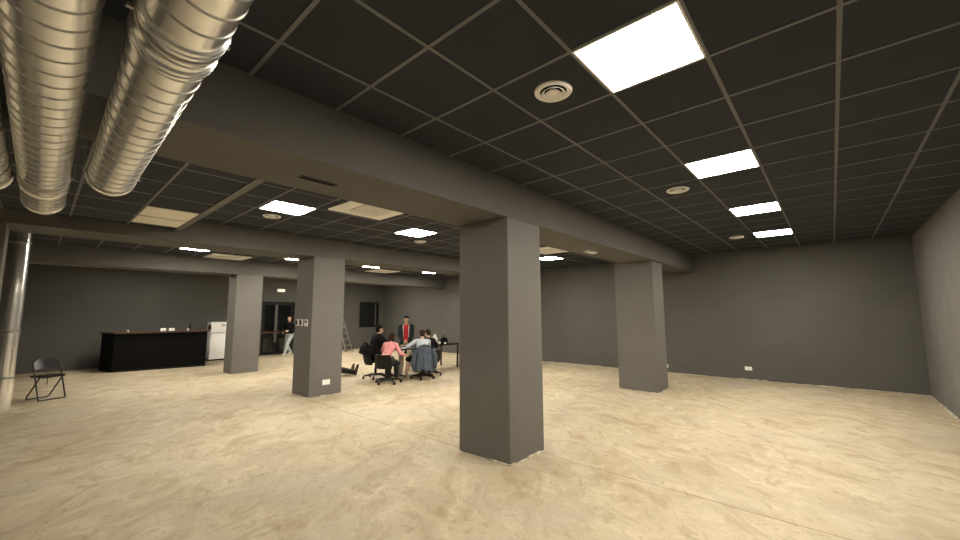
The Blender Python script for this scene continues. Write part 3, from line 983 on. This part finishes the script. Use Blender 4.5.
def person(label, loc, rz, H=1.70, pelvis_z=None, lean=0.0, sit=True, ankles=None, kneepole=((1, .15, .6), (1, -.15, .6)),
           wrists=None, elbpole=((-.3, 1, -.8), (-.3, -1, -.8)), head_turn=0.0, head_nod=0.0, toes=(0.0, 0.0), toe_pitch=0.0,
           top=CBLACK, bottom=CHARCOAL, hairm=HAIRBR, shoe=SHOEK, hair='short', coat=None, coat_len=0.0, hood=None, shorts=False, fem=False,
           palm=((0, -.2, -1), (0, .2, -1)), thumb=((0, -1, .2), (0, 1, .2)), shirt_name='shirt', curl=.5, cap=None, bodyroll=0.0, collar_mat=None, coat_puff=0.0):
    """facing +x, left is +y"""
    t = thing('person', label, 'person', loc, rz)
    k = H/1.70
    th, sh_, ua, fa = .425*k, .415*k, .295*k, .255*k
    pz_ = pelvis_z if pelvis_z is not None else .90*k
    P = Vector((0, 0, pz_))
    up = Vector((math.sin(lean), 0, math.cos(lean)))
    fw_ = Vector((math.cos(lean), 0, -math.sin(lean)))
    Y = Vector((0, 1, 0))
    waist = P+up*.16*k
    chest = P+up*.34*k
    nb = P+up*.50*k                 # base of neck
    sw = (.165 if fem else .185)*k
    S = [P+up*.455*k+Y*sw*s for s in (1, -1)]
    Hp = [P+Y*.085*k*s-up*.02 for s in (1, -1)]
    hd_up = Vector((math.sin(lean*.35+head_nod), 0, math.cos(lean*.35+head_nod)))
    hc = nb+(up*.5+hd_up*.5).normalized()*.07*k+hd_up*.115*k+fw_*.012
    HR = Matrix.Rotation(head_turn, 3, 'Z') @ Matrix.Rotation(lean*.35+head_nod, 3, 'Y')
    hx = lambda v: hc+HR @ (Vector(v)*k)
    if ankles is None: ankles = ((0, .10, .085), (0, -.10, .085))
    legs = []
    for i in (0, 1):
        kn, an = ik(Hp[i], ankles[i], th, sh_, kneepole[i])
        legs.append((Hp[i], kn, an))
    arms = []
    for i in (0, 1):
        el, wr = ik(S[i], wrists[i], ua, fa, elbpole[i])
        arms.append((S[i], el, wr))
    def torso(e):
        bw = .92 if fem else 1.0
        R3 = Matrix.Rotation(lean, 3, 'Y')
        return [('ell', P+up*.02, Vector((.115*k+e, .165*k+e, .12*k+e)), R3), ('ell', waist, Vector((.10*k+e, .135*k*bw+e, .16*k+e)), R3),
                ('ell', chest, Vector((.118*k+e, .165*k*bw+e, .17*k+e)), R3),
                ('cap', S[0]-Y*.03, S[1]+Y*.03, .062*k+e, .062*k+e), ('cap', chest+up*.05, nb, .10*k+e*.6, .055*k+e*.6)]
    def arm(i, e, full=True):
        a, b_, c = arms[i]
        return [('cap', a, b_, .052*k+e, .041*k+e), ('cap', b_, c if full else b_.lerp(c, .5), .041*k+e, .029*k+e)]
    def legp(i, e, to=1.0, shank=True):
        a, b_, c = legs[i]
        out = [('cap', a, b_, .082*k+e, .056*k+e)]
        if shank: out += [('cap', b_, b_.lerp(c, .35), .054*k+e, .056*k+e), ('cap', b_.lerp(c, .35), b_.lerp(c, to), .056*k+e, (.036+.0*to)*k+e)]
        return out
    body = torso(0)
    for i in (0, 1):
        body += arm(i, 0)+legp(i, 0)
        a, b_, c = arms[i]
        hand(body, c, (c-b_).normalized(), palm[i], thumb[i], curl, k)
    body += [('cap', nb-up*.03, hx((-.012, 0, -.06)), .054*k, .05*k), ('ell', hx((-.012, 0, .025)), Vector((.094, .075, .092))*k, HR),
             ('ell', hx((.02, 0, -.035)), Vector((.068, .058, .075))*k, HR), ('ell', hx((.052, 0, -.088)), Vector((.026, .03, .022))*k, HR),
             ('cap', hx((.083, 0, .012)), hx((.105, 0, -.026)), .009*k, .0135*k), ('cap', hx((.082, .014, -.058)), hx((.082, -.014, -.058)), .009*k, .009*k)]
    for s in (1, -1): body.append(('ell', hx((-.005, .077*s, -.005)), Vector((.018, .010, .031))*k, HR))
    bo = blob('body', body, .009, SKIN, t)
    for s in (1, -1):
        bm = B()
        for q in [sphere_verts(hx((.075, .030*s, .012)), .0115*k, 10)]:
            vs = [bm.verts.new(x) for x in q]
            bmesh.ops.convex_hull(bm, input=vs)
        link('eye', bm, EYE, bo, smooth=True)
    # hair
    if hair != 'none':
        hp = [('ell', hx((-.024, 0, .042)), Vector((.098, .083, .092))*k, HR), ('ell', hx((-.045, 0, -.005)), Vector((.072, .078, .085))*k, HR)]
        if hair == 'long':
            hp += [('cap', hx((-.05, .03, 0)), hx((-.07, .045, -.20)), .065*k, .045*k), ('cap', hx((-.05, -.03, 0)), hx((-.07, -.045, -.20)), .065*k, .045*k),
                   ('cap', hx((-.02, .07, .02)), hx((-.01, .08, -.15)), .03*k, .025*k), ('cap', hx((-.02, -.07, .02)), hx((-.01, -.08, -.15)), .03*k, .025*k)]
        if hair == 'bob':
            hp += [('cap', hx((-.05, .04, 0)), hx((-.055, .05, -.09)), .062*k, .05*k), ('cap', hx((-.05, -.04, 0)), hx((-.055, -.05, -.09)), .062*k, .05*k)]
        if hair == 'bun':
            hp += [('ell', hx((-.11, 0, .06)), Vector((.045, .045, .045))*k)]
        blob('hair', hp, .012, hairm, t, 2)
    if cap is not None:
        cp = [('ell', hx((-.02, 0, .05)), Vector((.104, .089, .085))*k, HR)]
        co = blob('cap', cp, .012, cap, t, 2)
    # clothes
    E_ = .014
    blob(shirt_name, [p for p in torso(E_)] + arm(0, .013)+arm(1, .013), .013, top, t, 3)
    lo = [('ell', P+up*.0, Vector((.118*k+.02, .168*k+.02, .12*k)), None)]
    for i in (0, 1): lo += legp(i, .02, 1.0, shank=not shorts)
    blob('shorts' if shorts else 'trousers', lo, .014, bottom, t, 3)
    for i in (0, 1):
        a, b_, c = legs[i]
        fd = Vector((math.cos(toes[i])*math.cos(toe_pitch), math.sin(toes[i])*math.cos(toe_pitch), math.sin(toe_pitch)))
        dn_ = Vector((math.cos(toes[i])*math.sin(toe_pitch), math.sin(toes[i])*math.sin(toe_pitch), -math.cos(toe_pitch)))
        hl = c+dn_*.042*k-fd*.03
        sp = [('cap', hl, c+dn_*.048*k+fd*.14*k, .04*k, .034*k), ('cap', c+dn_*.048*k+fd*.07*k-dn_*.01, c+dn_*.052*k+fd*.165*k, .042*k, .030*k), ('cap', c, hl, .046*k, .042*k), ('cap', c-dn_*.05*k, c, .046*k, .046*k)]
        blob('shoe', sp, .011, shoe, t, 2)
    if coat is not None:
        cprims = torso(.035+coat_puff)+arm(0, .028+coat_puff*.6)+arm(1, .028+coat_puff*.6)
        if coat_len:
            cprims += [('cap', P-up*.02+Y*.06, P-Vector((0, 0, coat_len))+Y*.09, .155*k, .15*k), ('cap', P-up*.02-Y*.06, P-Vector((0, 0, coat_len))-Y*.09, .155*k, .15*k)]
        zl = pz_-coat_len-.12
        zt = (nb+up*.03).z
        blob('jacket', cprims, .015, coat, t, 3, keep=lambda c: not (c.x > P.x+.02 and abs(c.y) < .062+.03*max(0, (c.z-pz_)/.5) and c.z > zl-.3 and c.z < zt+.2))
        if hood is not None:
            ho = [('cap', nb+Vector((-.09, .06*s, -.01)), nb+Vector((.04, .095*s, .005)), .045*k, .03*k) for s in (1, -1)]
            ho += [('cap', nb+Vector((-.09, .06, -.01)), nb+Vector((-.09, -.06, -.01)), .05*k, .05*k)]
            for s in (1, -1):
                ho += [('cap', nb+Vector((.05, .09*s, -.02)), chest+Vector((.155, .085*s, .05)), .022, .014), ('cap', chest+Vector((.155, .085*s, .05)), P+Vector((.165, .072*s, .06)), .014, .012)]
            hoo = blob('hood', ho, .012, hood, t, 2)
            hoo['label'] = 'white hood and zip edges'
    return t

SEATZ = .475
# standing man behind the table, red shirt under open dark jacket
person('standing person in a red top and open dark jacket behind the table', (7.48, 9.66, 0), math.atan2(-9.69+.6, -7.44)+.0, H=1.58, sit=False,
       ankles=((.0, .10, .085), (.03, -.10, .085)), wrists=((.20, .05, .84), (.20, -.05, .86)), elbpole=((-.5, 1, -.2), (-.5, -1, -.2)),
       palm=((-.3, -1, 0), (-.3, 1, 0)), thumb=((1, 0, .6), (1, 0, .6)), top=CRED, bottom=CCREAM, hairm=HAIRB, shoe=SHOEW, coat=CNAVY, coat_len=.28, hood=CWHITE, head_nod=.25, curl=.9)
# person in black at the left, in profile, leaning to the table
person('seated dark-haired person in black at the left end of the table', (5.92, 8.92, 0), RZ2-.15, H=1.66, pelvis_z=.575, lean=.14, coat=CBLACK, coat_puff=.03,
       ankles=((.36, .12, .085), (.30, -.14, .085)), wrists=((.50, .08, .80), (.50, -.10, .80)), top=CBLACK, bottom=CBLACK, hairm=HAIRB, shoe=SHOEK, head_nod=.1, hair='short')
# woman in pink from behind
person('seated person in a pink top seen from behind', (5.66, 8.09, 0), .47, H=1.50, pelvis_z=.565, lean=.66, fem=True,
       ankles=((.46, .12, .085), (.40, -.10, .085)), wrists=((.52, .12, .80), (.42, -.30, .62)), elbpole=((-.3, 1, -.6), (-.6, -.7, -.9)), top=CPINK, bottom=CHARCOAL,
       hairm=HAIRBR, shoe=SHOET, hair='bob', head_nod=.12)
# person in pale blue
person('seated person in a pale blue shirt with black shorts, denim jacket behind', (6.70, 7.97, 0), .9, H=1.54, pelvis_z=.575, lean=.60,
       ankles=((.20, .40, .085), (.40, -.12, .085)), kneepole=((1, 1.1, .6), (1, -.15, .6)), wrists=((.40, .34, .78), (.56, -.02, .79)), elbpole=((-.3, 1, -.6), (-.3, -1, -.8)),
       top=CPALE, bottom=CBLACK, hairm=HAIRBR, shoe=SHOET, shorts=True, head_nod=.15)
# person in black at the right
person('seated person in a black top right of the pale blue shirt', (7.19, 8.22, 0), 1.12, H=1.50, pelvis_z=.575, lean=.56, fem=True,
       ankles=((.38, .12, .085), (.36, -.12, .085)), wrists=((.46, .12, .80), (.46, -.12, .80)), top=CBLACK, bottom=CBLACK, hairm=HAIRBR, shoe=SHOEK, hair='short', head_turn=.55, head_nod=.1)
# person on the floor behind the middle column, only the boots in view
person('person sitting on the floor behind the middle column, only boots showing', (4.92, 10.02, 0), -.12, H=1.95, pelvis_z=.125, lean=-.35,
       ankles=((.95, .11, .08), (.95, -.11, .08)), kneepole=((0, .2, 1), (0, -.2, 1)), wrists=((-.32, .26, .08), (-.32, -.26, .08)), elbpole=((-1, .4, 0), (-1, -.4, 0)),
       toe_pitch=1.35, toes=(.25, -.2), top=CBLACK, bottom=CHARCOAL, hairm=HAIRB, shoe=SHOEB, palm=((0, 0, -1), (0, 0, -1)), thumb=((1, -.3, 0), (1, .3, 0)), curl=.1)
# walker by the door
person('person walking past the glass door in a black top and pale jeans', (6.92, 16.57, 0), math.atan2(.0, -1)+.55, H=1.60, lean=.05, pelvis_z=.83,
       ankles=((.34, .07, .085), (-.22, -.06, .11)), kneepole=((1, .1, 0), (1, -.1, 0)), wrists=((.20, .12, .98), (.16, -.16, .92)), elbpole=((-1, .6, -.2), (-1, -.6, -.2)),
       palm=((0, -1, 0), (0, 1, 0)), thumb=((1, 0, .3), (1, 0, .3)), top=CBLACK, bottom=CJEANS, hairm=HAIRBR, shoe=SHOEW, hair='long', fem=True, head_turn=.25, collar_mat=CWHITE)

# ------------------------------------------------------------------ jackets hung over chairs
def hung_jacket(label, loc, rz, material, top_z, bot_z, halfw, xback, flare=.05, sleeves=True):
    """draped round a chair back: faces +x like the chair"""
    t = thing('jacket', label, 'jacket', loc, rz)
    bm = B()
    n, mr = 36, 16
    outer = []
    for i in range(n+1):
        a = -1+2*i/n                      # around the back, from one front edge to the other
        ang = a*PI*.62
        col_ = []
        for j in range(mr+1):
            q = j/mr
            z = top_z+(bot_z-top_z)*q+.03*math.sin(ang*2.3+1)*q
            fold = .016*math.sin(ang*9+q*2)*q+.010*math.sin(ang*17+1)*q
            rr = halfw*(.82+.18*min(1, q*2.5))+flare*q+fold
            x = xback+.12-.17*math.cos(ang)*(rr/halfw)+.06*(1-q)*0
            y = rr*math.sin(ang)/max(math.sin(min(abs(PI*.62), PI/2)), .1)
            if j == 0: x += .05; y *= .86
            col_.append(Vector((x, y, z)))
        outer.append(col_)
    vo = [[bm.verts.new(p) for p in c] for c in outer]
    ctr = Vector((xback+.12, 0, 0))
    vi = [[bm.verts.new(p+(ctr-Vector((p.x, p.y, 0))).normalized()*.018) for p in c] for c in outer]
    for i in range(n):
        for j in range(mr):
            bm.faces.new((vo[i][j], vo[i+1][j], vo[i+1][j+1], vo[i][j+1]))
            bm.faces.new((vi[i][j], vi[i][j+1], vi[i+1][j+1], vi[i+1][j]))
        for j in (0, mr): bm.faces.new((vo[i][j], vi[i][j], vi[i+1][j], vo[i+1][j]))
    for j in range(mr):
        for i in (0, n): bm.faces.new((vo[i][j], vo[i][j+1], vi[i][j+1], vi[i][j]))
    link('jacket_body', bm, material, t, smooth=True)
    bm = B()
    pts = [(xback+.05+.03*math.cos(a), halfw*.62*math.sin(a), top_z+.01+.02*math.cos(a*2)) for a in [-1.5+3*k/10 for k in range(11)]]
    add_tube(bm, pts, [.018]+[.03]*9+[.018], seg=10)
    link('collar', bm, material, t, smooth=True)
    for s in ((-1, 1) if sleeves else ()):
        bm = B()
        add_tube(bm, [(xback+.06, s*(halfw+.0), top_z-.06), (xback+.03, s*(halfw+.055), top_z-.22), (xback+.05, s*(halfw+.07), top_z-.42), (xback+.07, s*(halfw+.06), bot_z+.05)], [.05, .06, .055, .045], seg=12)
        link('sleeve', bm, material, t, smooth=True)
    return t
hung_jacket('grey-blue denim jacket hung over the chair of the person in pale blue', (6.69, 7.91, 0), .95, CDENIM, .82, .24, .205, -.33)
hung_jacket('black jacket bunched over the chair back of the person in black at left', (5.93, 8.90, 0), RZ2, CBLACK, .87, .63, .20, -.35, .04, False)
